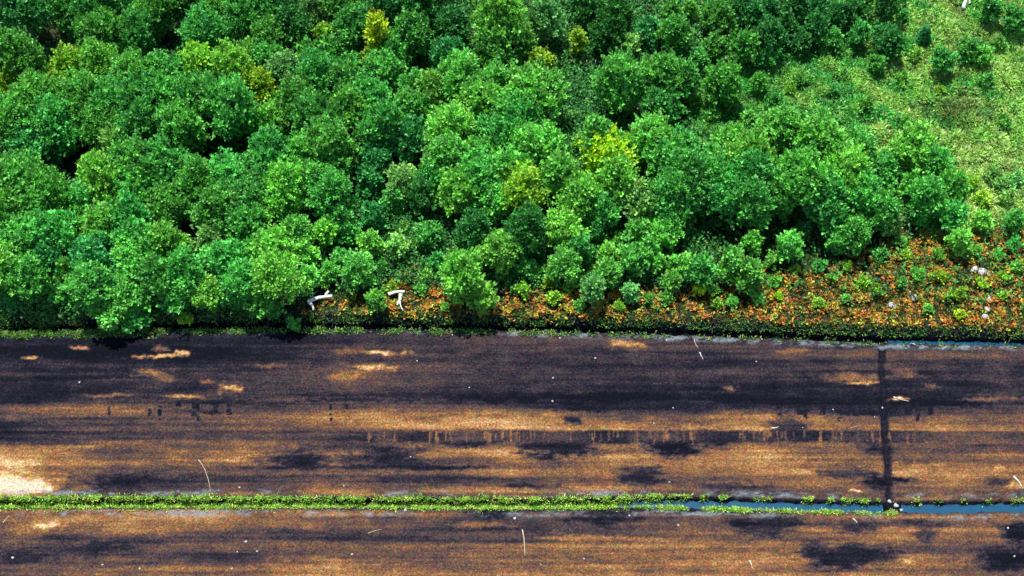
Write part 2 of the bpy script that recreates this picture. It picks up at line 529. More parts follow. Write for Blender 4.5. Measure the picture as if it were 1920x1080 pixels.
    for nm, a in (('dry', dry), ('zone', zone), ('red', red), ('pale', np.clip(pale, 0, 1))):
        at_ = me.attributes.new(nm, 'FLOAT', 'POINT')
        at_.data.foreach_set('value', a.astype(np.float32))
    o = link('ground', me)
    o['kind'] = 'structure'
    o['label'] = 'dark and brown striped peat field with the forest floor beyond'
build_ground()

def water_strip(x0, x1, XS, YS, half, z, label):
    xs = np.arange(x0, x1, .5)
    yc = np.interp(xs, XS, YS)
    V = np.concatenate([np.stack([xs, yc - half, np.full_like(xs, z)], 1), np.stack([xs, yc + half, np.full_like(xs, z)], 1)])
    n = len(xs)
    i = np.arange(n - 1)
    F = np.stack([i, i + 1, i + 1 + n, i + n], 1)
    o = link('water', mesh_np('water', V, F, M_WATER))
    o['kind'] = 'structure'
    o['label'] = label
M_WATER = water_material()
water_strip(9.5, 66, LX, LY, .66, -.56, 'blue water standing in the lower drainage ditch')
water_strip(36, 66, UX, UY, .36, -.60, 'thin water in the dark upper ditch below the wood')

# ------------------------------------------------------------------ trees
COLOURS = {'g': ((.095, .440, .090), 'mid green'), 'd': ((.045, .280, .070), 'dark green'), 'b': ((.165, .540, .095), 'bright green'),
           'y': ((.260, .560, .055), 'yellowish green'), 'Y': ((.42, .68, .035), 'yellow'), 't': ((.070, .400, .115), 'bluish green'), 'p': ((.200, .520, .150), 'pale green')}

def make_crown(seed, R, h, zlo, shape, leaf, dens=1.0, tall=1.0):
    """leaf cards over many lobes; crown radius R, from zlo to h"""
    rs = np.random.RandomState(seed)
    zc, rz = (zlo + h) / 2, (h - zlo) / 2
    lobes = []
    nl = int({'round': 34, 'egg': 31, 'wide': 40, 'bush': 10, 'spire': 18}[shape] * (1 if R > 1.4 else .62))
    for i in range(nl):
        u = (i + .5) / nl
        zz = 1 - 1.55 * u
        a = i * 2.39996 + rs.uniform(-.5, .5)
        rad = math.sqrt(max(0, 1 - zz * zz))
        s = rs.uniform(.38, 1.0)
        taper = 1.0
        if shape in ('egg', 'spire'):
            taper = 1 - .45 * max(0, zz)
        c = np.array([math.cos(a) * rad * R * s * taper, math.sin(a) * rad * R * s * taper, zc + zz * rz * rs.uniform(.62, .92)])
        lr = R * rs.uniform(.16, .34) * (.8 if zz > .6 else 1)
        lobes.append((c, lr))
    lobes.append((np.array([0, 0, zc]), R * .55))
    C = np.array([c for c, _ in lobes])
    LR = np.array([r for _, r in lobes])
    P, O = [], []
    for i, (c, lr) in enumerate(lobes):
        n = int(4 * math.pi * lr * lr * 8.0 * dens) + 7
        d = unit(rs.normal(size=(n, 3)))
        d[:, 2] = np.where(d[:, 2] < -.5, -d[:, 2], d[:, 2])
        q = c + d * lr * np.array([1, 1, 1.22]) * rs.uniform(.58, 1.16, (n, 1))
        keep = np.ones(n, bool)
        for k in range(len(lobes)):
            if k != i:
                keep &= np.linalg.norm((q - C[k]) / np.array([1, 1, 1.22]), axis=1) > LR[k] * .82
        keep &= q[:, 2] > .12
        P.append(q[keep])
        O.append(d[keep])
    P, O = np.concatenate(P), np.concatenate(O)
    # some sprays stand out of the outline
    P = P + (O * .8 + np.array([0, 0, .8])) * (rs.rand(len(P), 1) ** 3) * R * .30
    P = P + rs.normal(0, .10, P.shape)
    tt = np.clip(rs.normal(.45, .27, len(P)), 0, 1)
    m = 8
    n = len(P) * m
    B = np.repeat(P, m, 0) + rs.normal(0, leaf * .30, (n, 3))
    Od = np.repeat(O, m, 0)
    D = unit(Od * .7 + np.array([0, 0, .75]) + rs.normal(0, .55, (n, 3)))
    Nn = unit(Od * .8 + np.array([-.2, .1, 1.0]) + rs.normal(0, .5, (n, 3)))
    L = leaf * rs.uniform(.7, 1.35, n)
    V, F = cards(B, Nn, D, L, L * rs.uniform(.5, .8, n))
    tint = np.repeat(np.clip(np.repeat(tt, m) + rs.normal(0, .16, n), 0, 1), 4)
    return mesh_np('crown', V, F, M_CROWN, tint=tint), C, LR

def make_trunk(seed, R, h, C):
    rs = random.Random(seed)
    r0 = .028 * h
    pts, rad = [], []
    dx, dy = rs.uniform(-.05, .05), rs.uniform(-.05, .05)
    for i in range(7):
        t = i / 6
        pts.append((dx * h * math.sin(t * 2.2), dy * h * math.sin(t * 1.7), -.15 + t * h * .86))
        rad.append(r0 * (1.25 if i == 0 else 1) * (1 - .86 * t))
    specs = [(pts, rad)]
    for c in list(C)[:10]:
        z0 = max(.18 * h, c[2] - .32 * h)
        t = z0 / (h * .86)
        b = (dx * h * math.sin(t * 2.2), dy * h * math.sin(t * 1.7), z0)
        mid = ((b[0] + c[0]) * .5, (b[1] + c[1]) * .5, (b[2] * .6 + c[2] * .4))
        rr = r0 * (1 - .8 * t) * .6
        specs.append(([b, mid, tuple(c)], [rr, rr * .65, rr * .25]))
    return tubes_mesh('trunk', specs, M_BARK)

def make_conifer(seed, R, h):
    rs = np.random.RandomState(seed)
    P, D, N = [], [], []
    nw = 13
    for i in range(nw):
        z = .12 * h + (h * .86) * i / nw
        r = R * (1 - i / nw) ** .8 + .08
        for k in range(9):
            a = k * 2 * math.pi / 9 + i * .7 + rs.uniform(-.2, .2)
            for s in np.linspace(.2, 1, 6):
                for _ in range(3):
                    P.append((math.cos(a) * r * s, math.sin(a) * r * s, z - .12 * s * r + rs.uniform(-.05, .05)))
                    b = a + rs.uniform(-.9, .9)
                    D.append((math.cos(b), math.sin(b), rs.uniform(-.2, .5)))
                    N.append((rs.uniform(-.4, .4), rs.uniform(-.4, .4), 1))
    P, D, N = np.array(P), np.array(D), np.array(N)
    V, F = cards(P, N, D, np.full(len(P), .26), np.full(len(P), .09))
    return mesh_np('crown', V, F, M_CROWN, tint=np.repeat(np.clip(rs.normal(.35, .15, len(P)), 0, 1), 4))

# size class: nominal crown radius (m), tree height, foot of crown, leaf size, shapes
CLASSES = {
    'L': (2.35, 8.2, .9, .34, ['round', 'egg', 'wide', 'egg', 'round', 'wide']),
    'M': (1.70, 6.2, .5, .32, ['egg', 'round', 'wide', 'round', 'egg']),
    'S': (1.05, 3.8, .15, .30, ['egg', 'round', 'egg', 'round']),
    'B': (.55, 1.35, .05, .21, ['bush', 'bush', 'bush']),
    'V': (1.20, 6.6, .9, .30, ['spire', 'spire'])}
PROTO = {}
for ci, (cls, (R, h, zlo, leaf, shapes)) in enumerate(CLASSES.items()):
    PROTO[cls] = []
    for si, s in enumerate(shapes):
        cm, C, LR = make_crown(100 * ci + si + 7, R, h, zlo, s, leaf)
        PROTO[cls].append((cm, make_trunk(100 * ci + si, R, h, C)))

# crowns of the photo: x, y of the crown's middle, half width (photo pixels), colour, optional class
T = """
45 12 50 t;125 18 38 g;185 18 40 g;238 18 38 g;192 70 42 g;262 72 32 g;250 98 26 g;300 22 36 g;350 12 34 d;400 27 30 b;382 68 40 g;462 28 40 g;
22 118 46 b;130 142 40 y;190 125 38 b;214 118 28 g;250 150 40 g;300 150 36 g;375 134 36 y;345 152 34 g;436 138 38 b;470 112 28 b;462 168 34 y;
15 172 38 y;75 195 44 b;38 235 46 g;110 235 44 g;165 200 44 g;215 200 44 g;270 200 44 g;322 197 42 g;385 195 42 g;432 207 44 g;190 247 38 g;260 250 44 g;330 245 42 g;
55 285 34 t;104 280 26 d;228 282 30 p;
35 352 50 g;78 370 40 g;18 402 40 b;75 405 44 g;130 394 26 g;45 452 40 g;113 447 36 g;18 505 36 b;60 530 32 g;92 492 30 d;30 570 20 d;86 576 13 b;
192 352 42 b;242 330 44 g;300 320 40 g;266 362 40 g;210 406 28 b;160 388 34 g;245 415 34 g;320 385 38 g;375 345 40 g;430 340 42 g;412 400 42 g;462 382 40 g;190 438 38 b;258 455 34 g;310 462 32 b;366 476 15 p V;402 455 28 p;420 492 34 g;462 432 34 g;470 482 28 g;
175 490 36 t;131 516 22 b;260 492 38 b;302 522 32 g;346 512 32 g;170 540 36 g;215 547 32 b;118 562 22 g;242 562 32 g;204 582 32 b;268 574 20 b;388 552 28 b;330 562 28 g;432 556 28 g;250 594 23 g;345 600 13 y B;456 536 30 g;470 574 22 g;
490 30 30 g;525 18 34 d;500 78 30 b;542 62 36 d;592 30 28 p;570 56 20 t;611 72 24 y;622 104 24 g;660 58 34 g;640 14 34 g;706 74 27 Y V;722 20 34 d;770 70 36 g;782 18 34 d;842 52 30 d;838 14 30 d;742 106 28 g;706 112 24 y;846 108 30 t;576 106 24 g;500 118 28 g;542 146 34 p;592 152 38 g;652 132 24 g;722 142 38 g;490 172 28 y;562 202 40 g;640 170 34 g;700 192 34 g;
510 232 30 b;650 210 32 b;600 238 40 g;620 290 42 b;560 300 38 g;500 300 36 g;726 242 40 g;690 238 30 g;766 212 36 g;806 176 36 b;780 168 28 g;872 150 40 b;902 196 36 b;842 250 44 b;932 162 34 g;945 222 40 g;760 268 34 d;700 306 28 d;836 304 44 b;900 302 36 g;920 262 34 g;
938 48 46 b;930 98 36 g;978 88 28 b;1015 122 24 y;1025 42 32 p;1085 80 18 y V;1100 22 30 d;1150 38 30 d;1130 74 26 d;1176 84 19 p;1215 62 24 t;1266 66 28 g;1262 30 20 b;1297 20 13 b V;1345 42 28 g;1338 92 24 g;1412 40 24 d;1388 20 20 d;1440 22 22 d;1310 116 20 g;1392 92 24 g;1440 70 28 d;
1166 160 42 b;1236 150 42 g;1274 152 32 g;1240 200 34 d;1350 158 30 g;1305 190 11 y B;1372 186 16 b;
995 188 50 b;1004 278 44 b;975 240 38 g;1130 262 30 b V;1136 296 42 Y;1220 265 40 b;1280 288 36 g;1258 308 36 g;1306 292 22 p;1370 272 28 b;1402 308 40 b;1088 272 14 b;1330 305 24 g;
1470 55 22 d;1490 18 22 d;1500 84 18 d;1528 58 22 d;1535 20 22 d;1566 34 22 d;1560 78 16 g;1602 30 23 d;1615 8 20 g;1665 14 26 d;1656 70 20 d;1672 88 22 d;1735 64 14 t C;1770 116 20 g;1812 96 18 g;1902 40 22 g;1860 20 20 g;1610 66 18 g;1440 108 17 g;
1470 258 46 b;1540 282 50 b;1602 292 42 g;1710 286 36 b;1752 312 28 g;1650 320 26 g;
974 362 40 y;965 325 34 b;1052 345 36 b;1086 382 34 b;1150 352 36 b;1154 326 24 y;1198 386 34 p;1122 395 28 g;1262 372 40 g;1286 342 44 g;1286 398 20 g;1340 345 38 g;1362 362 38 g;1412 382 36 g;1402 342 44 g;
986 432 34 d;1056 436 32 b;1116 442 15 d;1200 442 24 g;1245 440 26 b;1160 452 12 b;1054 502 26 b;1086 470 22 g;1140 480 18 b;1190 492 24 g;1216 476 20 b;1140 516 20 b;1232 496 15 b;1275 506 20 b;1260 530 15 b;1316 512 22 g;1370 500 24 b;1402 516 23 b;1110 506 9 y B;1114 550 19 p;1180 548 15 p;1310 546 10 Y B;1373 566 10 b B;1290 434 9 b B;1412 456 16 b;1424 422 12 b B;982 500 15 g;1006 470 11 g B;1040 560 12 y B;980 545 12 y B;
500 332 40 g;542 352 38 b;522 382 34 b;592 352 36 g;622 372 38 g;690 346 24 d;756 346 28 p;740 376 22 g;856 366 32 b;812 342 30 g;905 342 40 g;932 382 30 b;746 392 13 y;757 426 9 y B;556 440 26 b;572 476 22 b;610 440 20 b;660 446 18 g;696 462 20 b;746 466 18 p;516 478 34 b;520 522 40 b;488 546 30 g;576 526 20 b;609 530 11 b B;668 515 27 b;705 566 16 b;500 574 22 g;549 602 12 g B;886 436 30 d;936 480 32 b;805 442 20 g;874 522 34 b;849 532 17 p;906 562 21 b;822 492 14 g;795 368 26 d;640 420 24 g;700 410 22 d;
1490 342 44 g;1540 352 44 b;1592 342 40 b;1460 372 34 g;1552 388 36 g;1612 372 34 g;1656 346 20 b;1706 346 20 b;1740 370 30 g;1650 400 28 g;1785 362 26 g;1600 442 28 g;1478 466 21 b;1505 432 13 t;1568 458 18 g;1666 425 20 p;1726 416 12 b;1785 412 22 g;1795 454 20 b;1840 416 17 b;1722 515 13 b;1490 506 8 y B;1535 570 10 y B;1615 532 11 y B;1763 520 10 Y B;1800 552 11 y B;1840 532 10 y B;1858 330 15 p B;1878 345 14 p B;1905 340 15 p B;1822 345 13 y B;1890 372 13 p B;1840 372 13 y B;1800 592 9 Y B;1902 420 16 g;
1010 515 12 b;1030 530 11 y B;1065 540 10 b B;1090 530 12 b B;1160 575 9 y B;1085 575 9 b B;1215 560 9 b B;1250 560 11 b;1340 545 10 b B;1345 570 8 y B;1420 560 10 b B;1450 530 11 b B;1445 490 12 b;1460 555 8 Y B;1535 500 12 g;1560 520 9 b B;1590 500 9 y B;1585 560 8 b B;1645 545 9 y B;1650 480 12 g;1690 455 11 b;1700 480 9 y B;1760 480 10 b B;1780 555 8 y B;1830 470 11 b B;1870 480 10 b B;1880 520 9 y B;1905 500 10 b B;1900 460 12 g;1880 555 8 y B;1740 580 8 b B;1690 530 9 g B;
780 460 12 b;715 500 12 g;800 520 12 b;735 540 9 y B;690 495 11 b B;640 490 15 g;620 510 14 g;835 575 8 b B;790 545 9 b B;
1502 150 13 b B;1562 172 12 g B;1622 198 13 b B;1692 150 12 b B;1850 152 13 g B;1702 232 12 b B;1842 108 15 b;1402 222 13 b B;1452 192 14 g;1882 230 13 b B;1540 216 12 g B;1642 122 14 g;1480 172 10 y B;1580 140 11 b B;1760 170 10 y B;1335 215 13 g B;1420 160 15 g;1870 85 13 g B;1690 30 12 g B;1715 105 11 b B
"""
LAND = [(706, 74, 'the yellow topped tree'), (1136, 300, 'the lime green tree'), (150, 310, 'the black hollow in the wood'), (1085, 190, 'the dark grassy clearing'), (597, 572, 'the bent white log'),
        (745, 565, 'the forked white log'), (1735, 64, 'the lone small conifer'), (0, 0, 'the top left corner'), (0, 620, 'the weedy field corner'), (366, 476, 'the pale spire tree'),
        (320, 95, 'the dark gap near the top'), (1166, 160, 'the bright tree by the clearing'), (1600, 40, 'the dark thicket by the grass'), (1865, 338, 'the pale bushes by the grass'), (1722, 515, 'the round bush among orange bracken'),
        (770, 500, 'the small orange bracken patch'), (1660, 610, 'the cross drain'), (1480, 466, 'the round tree above the bracken'), (985, 432, 'the dark tree above the heath'), (938, 48, 'the bright tree on the top edge'),
        (1540, 282, 'the big tree below the grass'), (200, 600, 'the tree overhanging the field'), (560, 250, 'the middle of the left wood'), (1297, 20, 'the slim top edge tree'), (1230, 600, 'the edge of the upper ditch')]
ORD = ['', 'second ', 'third ', 'fourth ', 'fifth ', 'sixth ', 'seventh ', 'eighth ', 'ninth ', 'tenth ', 'eleventh ', 'twelfth ', 'thirteenth ', 'fourteenth ', 'fifteenth ', 'sixteenth ']
def where(px, py):
    best = min(range(len(LAND)), key=lambda i: (LAND[i][0] - px) ** 2 + (LAND[i][1] - py) ** 2)
    dx, dy = px - LAND[best][0], py - LAND[best][1]
    d = math.hypot(dx, dy)
    if d < 14:
        s = 'at'
    elif abs(dx) > abs(dy):
        s = 'left of' if dx < 0 else 'right of'
    else:
        s = 'above' if dy < 0 else 'below'
    return best, s, d

trees = []
for s in T.replace('\n', '').split(';'):
    if s.strip():
        f = s.split()
        up = 9 if float(f[1]) > 555 and float(f[0]) < 480 else 0
        trees.append((float(f[0]), float(f[1]) - up, float(f[2]), f[3], f[4] if len(f) > 4 else ''))
slots = {}
for i, tr in enumerate(trees):
    b, s, d = where(tr[0], tr[1])
    slots.setdefault((b, s), []).append((d, i))
REL = {}
for (b, s), lst in slots.items():
    for n, (d, i) in enumerate(sorted(lst)):
        REL[i] = (s, LAND[b][2], n, len(lst))
rnd = random.Random(3)
FEET = []
for i, (px, py, r, c, cl) in enumerate(trees):
    Rm = r / 19.3
    if cl == 'C':
        R0, h0, zlo = 0.75, 3.0, .1
        cm = make_conifer(4, R0, h0)
        tm = make_trunk(77, R0, h0, [])
    else:
        if not cl:
            cl = 'L' if r >= 37 else 'M' if r >= 25 else 'S' if r >= 14 else 'B'
        R0, h0, zlo = CLASSES[cl][:3]
        cm, tm = PROTO[cl][rnd.randrange(len(PROTO[cl]))]
    k = Rm / R0 * 1.04
    kz = k * rnd.uniform(.88, 1.14) * (.72 if py > 540 and px < 560 else 1)
    g = at(px, py, (zlo + h0) / 2 * kz + .7)
    z = float(ground_z(np.array([g[0]]), np.array([g[1]]))[0])
    kind = {'B': 'shrub', 'C': 'conifer_tree', 'S': 'small_tree'}.get(cl, 'broadleaf_tree')
    root = link(kind, None, loc=(g[0], g[1], z))
    root.rotation_euler = (rnd.uniform(-.06, .06), rnd.uniform(-.06, .06), rnd.uniform(0, 6.28))
    root.scale = (k, k, kz)
    co = link('crown', cm, root)
    base, cname = COLOURS[c]
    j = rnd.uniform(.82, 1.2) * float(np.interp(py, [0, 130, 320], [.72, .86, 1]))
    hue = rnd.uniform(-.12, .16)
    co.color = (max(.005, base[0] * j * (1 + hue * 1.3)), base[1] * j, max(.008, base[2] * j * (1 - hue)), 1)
    link('trunk', tm, root)
    FEET.append((g[0], g[1], Rm))
    s, lm, n, tot = REL[i]
    size = 'big ' if r >= 40 else 'medium ' if r >= 25 else 'small ' if r >= 14 else 'tiny '
    noun = {'shrub': 'leafy bush', 'conifer_tree': 'conifer', 'small_tree': 'young tree'}.get(kind, 'tree')
    if s == 'at':
        lab = f'{size}{cname} {noun}, itself ' + lm if n == 0 else f'{size}{cname} {noun}, right beside ' + lm
    else:
        lab = f'{size}{cname} {noun}, {ORD[n] if n else "nearest "}{s} {lm}'
    root['label'] = lab
    root['category'] = 'bush' if kind == 'shrub' else 'tree'
    root['group'] = 'bushes on the heath' if kind == 'shrub' else 'trees of the wood'

# ------------------------------------------------------------------ low plants: far too many to count
def pick(rs, n, box, dens):
    x = rs.uniform(box[0], box[1], n)
    y = rs.uniform(box[2], box[3], n)
    z = ground_z(x, y)
    P = np.stack([x, y, z], 1)
    px, py = to_px(P)
    k = rs.rand(n) < dens(px, py, x, y)
    return P[k], px[k], py[k]

def clumps(x, y, seed, f):
    rs = np.random.RandomState(seed)
    s = 0
    for _ in range(9):
        a, b = rs.uniform(-1, 1, 2)
        n = math.hypot(a, b)
        k = f * rs.uniform(.6, 2.2)
        s = s + np.sin((a * x + b * y) / n * k + rs.uniform(0, 6.3))
    return np.clip(.5 + s / 7, 0, 1)

def stuff(name, label, P, rs, cols, m, leaf, spread, upness, narrow, lift=0.0, size=None):
    """cols: (n,3) one colour per tuft; m cards each"""
    n = len(P) * m
    B = np.repeat(P, m, 0) + rs.normal(0, 1, (n, 3)) * np.array([spread, spread, spread * .35])
    B[:, 2] = np.maximum(B[:, 2], np.repeat(P[:, 2], m) - .02) + rs.uniform(0, 1, n) * lift
    D = unit(rs.normal(0, 1, (n, 3)) * np.array([1, 1, .4]) + np.array([0, 0, upness]))
    N = unit(rs.normal(0, .7, (n, 3)) + np.array([0, 0, 1]))
    L = leaf * rs.uniform(.6, 1.4, n)
    if size is not None:
        L = L * np.repeat(size, m)
    V, F = cards(B, N, D, L, L * narrow * rs.uniform(.7, 1.3, n))
    C = np.repeat(np.repeat(cols, m, 0) * rs.uniform(.75, 1.25, (n, 1)), 4, 0)
    tint = np.repeat(np.clip(rs.normal(.42, .2, n), 0, 1), 4)
    o = link(name, mesh_np(name, V, F, M_PLANT, cols=C, tint=tint))
    o['kind'] = 'stuff'
    o['label'] = label
    return o

def palette(rs, n, cols, wts):
    c = np.array(cols)
    return c[rs.choice(len(cols), n, p=np.array(wts) / sum(wts))]

BOX = (-62, 62, -7, 45)
def heath_top(px):
    return np.interp(px, [560, 640, 700, 800, 900, 1000, 1200, 1300, 1400, 1500, 1600, 1700, 1800, 1950], [570, 545, 470, 450, 540, 520, 530, 450, 440, 430, 450, 430, 400, 390])

# orange bracken
rs = np.random.RandomState(21)
def d_bracken(px, py, x, y):
    top = np.interp(px, [560, 720, 760, 800, 860, 1000, 1300, 1400, 1500, 1600, 1700, 1800, 1950], [560, 545, 465, 475, 545, 540, 525, 515, 505, 470, 430, 425, 420])
    low = np.interp(px, [560, 1000, 1400, 1700, 1950], [594, 600, 606, 615, 622])
    k = smooth(0, 25, py - top) * (1 - smooth(-6, 6, py - low))
    k = k * np.interp(px, [560, 600, 1300, 1500, 1900], [0, .8, .75, .85, .95])
    return k * (.25 + .75 * smooth(.32, .62, clumps(x, y, 3, 2.4)))
P, px, py = pick(rs, 60000, (-25, 62, -6, 12), d_bracken)
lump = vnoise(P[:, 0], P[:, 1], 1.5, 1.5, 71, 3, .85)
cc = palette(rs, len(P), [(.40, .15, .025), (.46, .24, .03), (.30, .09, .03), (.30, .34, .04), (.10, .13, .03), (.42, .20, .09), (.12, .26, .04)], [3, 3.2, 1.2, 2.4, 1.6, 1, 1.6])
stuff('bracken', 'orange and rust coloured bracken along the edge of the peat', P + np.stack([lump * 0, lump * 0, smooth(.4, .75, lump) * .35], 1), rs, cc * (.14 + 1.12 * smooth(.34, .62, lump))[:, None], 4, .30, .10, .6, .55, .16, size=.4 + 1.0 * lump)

# dark heather and olive low growth between
def d_heath(px, py, x, y):
    low = np.interp(px, [0, 480, 1000, 1400, 1700, 1950], [603, 608, 609, 617, 628, 634])
    return (.75 - .3 * smooth(1350, 1500, px)) * smooth(-25, 15, py - heath_top(px)) * (1 - smooth(-5, 5, py - low)) * np.where(px > 560, 1, 0) * (.3 + .7 * clumps(x, y, 9, 1.8))
P, px, py = pick(rs, 75000, (-30, 62, -7, 14), d_heath)
cc = .8 * palette(rs, len(P), [(.035, .16, .035), (.07, .22, .04), (.12, .24, .04), (.20, .32, .04), (.04, .06, .03), (.12, .10, .06), (.02, .09, .05)], [3, 3, 2, 1.5, 2, 1, 2])
stuff('heather', 'dark green and olive heather on the bank below the wood', P, rs, cc, 4, .22, .12, .7, .4, .10)

def grass_k(px, py):
    left = np.interp(py, [-60, 0, 60, 130, 200, 260, 330, 400, 460], [1620, 1560, 1420, 1330, 1260, 1310, 1640, 1740, 1800])
    return smooth(-70, 60, px - left) * (1 - smooth(400, 470, py))

# undergrowth under and between the trees
def d_under(px, py, x, y):
    low = np.interp(px, [0, 300, 480, 600, 800, 1000, 1400, 1950], [606, 600, 598, 555, 548, 545, 540, 590])
    k = .50 + .15 * smooth(620, 800, px) * (1 - smooth(1280, 1500, px) * 0.3) + .2 * smooth(540, 600, py)
    k = k + .5 * np.exp(-((px - 1090) / 80) ** 2 - ((py - 195) / 60) ** 2)
    k = k + .45 * smooth(1260, 1330, px) * (1 - smooth(1640, 1720, px)) * (1 - smooth(110, 150, py))
    k = k * (1 - .85 * smooth(1250, 1400, px) * smooth(395, 440, py))
    for hx, hy, hr in ((150, 312, 62), (322, 96, 26), (95, 92, 30), (362, 452, 26), (492, 395, 24), (1225, 225, 45), (600, 588, 42), (745, 586, 38)):
        k = k * smooth(.6, 1.2, np.hypot(px - hx, py + 18 - hy) / hr)
    k = k * (1 - .93 * smooth(.35, .75, grass_k(px, py) + .5 * (clumps(x, y, 29, 1.2) - .5)))
    return k * (py < low)
P, px, py = pick(rs, 130000, (-62, 62, -5, 45), d_under)
cc = palette(rs, len(P), [(.02, .14, .03), (.035, .20, .04), (.07, .27, .05), (.13, .27, .05), (.02, .09, .03)], [3, 3, 2, .7, 2])
stuff('undergrowth', 'dark green undergrowth on the floor of the wood', P, rs, cc * 1.25, 5, .34, .20, .6, .5, 1.5)

# tall grass of the clearing at right
P, px, py = pick(rs, 230000, (8, 62, 4, 46), lambda px, py, x, y: .95 * grass_k(px, py))
yel = np.clip(smooth(1450, 1850, px + 120 * (clumps(P[:, 0], P[:, 1], 31, 1.0) - .5) * 4) * .72 + .45 * (clumps(P[:, 0], P[:, 1], 17, 1.6) - .5) + .35 * smooth(280, 340, py) * smooth(1740, 1830, px) + .6 * (1 - smooth(50, 110, np.hypot((px - 1860), (py - 335) * 1.3))), 0, 1)
g1, g2, g3 = np.array([.060, .36, .06]), np.array([.22, .50, .08]), np.array([.42, .59, .165])
y2 = yel[:, None]
cc = np.where(y2 < .5, g1 + (g2 - g1) * y2 * 2, g2 + (g3 - g2) * (y2 - .5) * 1.3)
lump = vnoise(P[:, 0], P[:, 1], .9, .9, 14, 3, .7)
patch_tone = 1 - .72 * np.exp(-((px - 1790) / 42) ** 2 - ((py - 212) / 30) ** 2) - .5 * np.exp(-((px - 1815) / 45) ** 2 - ((py - 90) / 22) ** 2)  # grass colour made darker in two soft patches
cc = cc * patch_tone[:, None] * .78 * (.30 + 1.8 * vnoise(P[:, 0], P[:, 1], 1.3, 1.3, 15, 3, .85))[:, None]
odd = rs.rand(len(P)) < .035
cc[odd] = palette(rs, odd.sum(), [(.45, .38, .2), (.35, .16, .05), (.55, .5, .3)], [2, 1, 1])
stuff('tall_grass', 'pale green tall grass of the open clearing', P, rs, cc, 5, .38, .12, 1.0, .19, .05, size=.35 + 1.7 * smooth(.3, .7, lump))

# grass of the lower ditch and weeds along the upper one
P, px, py = pick(rs, 400000, (-62, 62, -26, -20), lambda px, py, x, y: np.where(
    np.abs(y - np.interp(x, LX, LY)) < .85, np.interp(np.abs(y - np.interp(x, LX, LY)), [0, .07, .18, .42, .58], [.15, .25, .9, .8, .03]) * (.1 + 1.2 * clumps(x, y, 50, 3.2)) * np.interp(px, [1100, 1230, 1270, 2000], [1, 1, .0, .0]), 0)
    + np.where((px > 1230) & (px < 1680) & (np.abs(y - np.interp(x, LX, LY) + .56) < .2), .75 * clumps(x, y, 51, 2), 0)
    + np.where((px > 1200) & (px < 1690) & (np.abs(y - np.interp(x, LX, LY) - .50) < .2), .35 * smooth(.5, .8, clumps(x, y, 52, 2.5)), 0)
    + np.where((px > 1690) & (np.abs(y - np.interp(x, LX, LY) - .50) < .2), .14 * smooth(.6, .8, clumps(x, y, 53, 2.5)), 0))
cc = palette(rs, len(P), [(.17, .36, .04), (.30, .44, .07), (.09, .28, .04), (.5, .5, .17)], [3, 3, 2, 1])
stuff('ditch_grass', 'bright yellow green grass filling the lower ditch', P, rs, cc * rs.uniform(.8, 1.9, (len(P), 1)), 3, .26, .07, 1.3, .26, .02, size=.5 + .9 * vnoise(P[:, 0], P[:, 1], .8, .8, 88, 3, .7))
P, px, py = pick(rs, 120000, (-62, 62, -9, -2), lambda px, py, x, y: np.where(
    np.abs(y - np.interp(x, UX, UY) + .58) < .28, .8 * np.interp(px, [0, 320, 800, 950, 1300], [1, 1, .9, .6, .18]) * clumps(x, y, 61, 2.5), 0)
    + np.where((px < 330) & (py > 585) & (py < 634), .95 * clumps(x, y, 62, 1.3) * (1 - smooth(150, 320, px)), 0)
    + np.where((y - np.interp(x, UX, UY) > .3) & (y - np.interp(x, UX, UY) < 1.2), .45 * clumps(x, y, 63, 1.5), 0))
cc = palette(rs, len(P), [(.10, .25, .03), (.05, .17, .03), (.26, .32, .08), (.03, .12, .03), (.34, .30, .13)], [3, 3, 1.2, 3, .5])
stuff('bank_weeds', 'weeds growing along the lip of the upper ditch', P, rs, cc * 1.25, 3, .26, .09, 1.0, .3, .05)

# ------------------------------------------------------------------ dead wood and stones, each where it lies
def limb(px0, py0, px1, py1, r0, r1, bend=.12, z=.1, seed=0, steps=7, wood=False):
    rr = random.Random(seed)
    def g(p):
        a = at(p[0], p[1], .8 if wood else .05)
        return a
    a, b = g((px0, py0)), g((px1, py1))
    n = np.array([-(b - a)[1], (b - a)[0], 0])
    pts, rad = [], []
    for i in range(steps):
        t = i / (steps - 1)
        p = a + (b - a) * t + n * bend * math.sin(t * 3.1) + np.array([rr.uniform(-.03, .03), rr.uniform(-.03, .03), 0])
        zz = float(ground_z(np.array([p[0]]), np.array([p[1]]))[0])
        pts.append((p[0], p[1], zz + z + r0 * .6))
        rad.append(r0 + (r1 - r0) * t)
    return pts, rad

def wood_thing(name, label, specs, mat, group=None):
    o = link(name, None)
    base = np.array(specs[0][0][0])
    o.location = base
    def loc(spec):
        return [tuple(np.array(p) - base) for p in spec[0]], spec[1]
    link('stem', tubes_mesh('stem', [loc(specs[0])], mat), o)
    for s in specs[1:]:
        link('branch', tubes_mesh('branch', [loc(s)], mat), o)
    o['label'], o['category'] = label, 'fallen wood'
    if group:
        o['group'] = group

def stick_thing(label, spec, mat, group='sticks on the peat', name='stick'):
    base = np.array(spec[0][0])
    o = link(name, tubes_mesh(name, [([tuple(np.array(p) - base) for p in spec[0]], spec[1])], mat), None, base)
    o['label'], o['category'] = label, 'stick'
    o['group'] = group

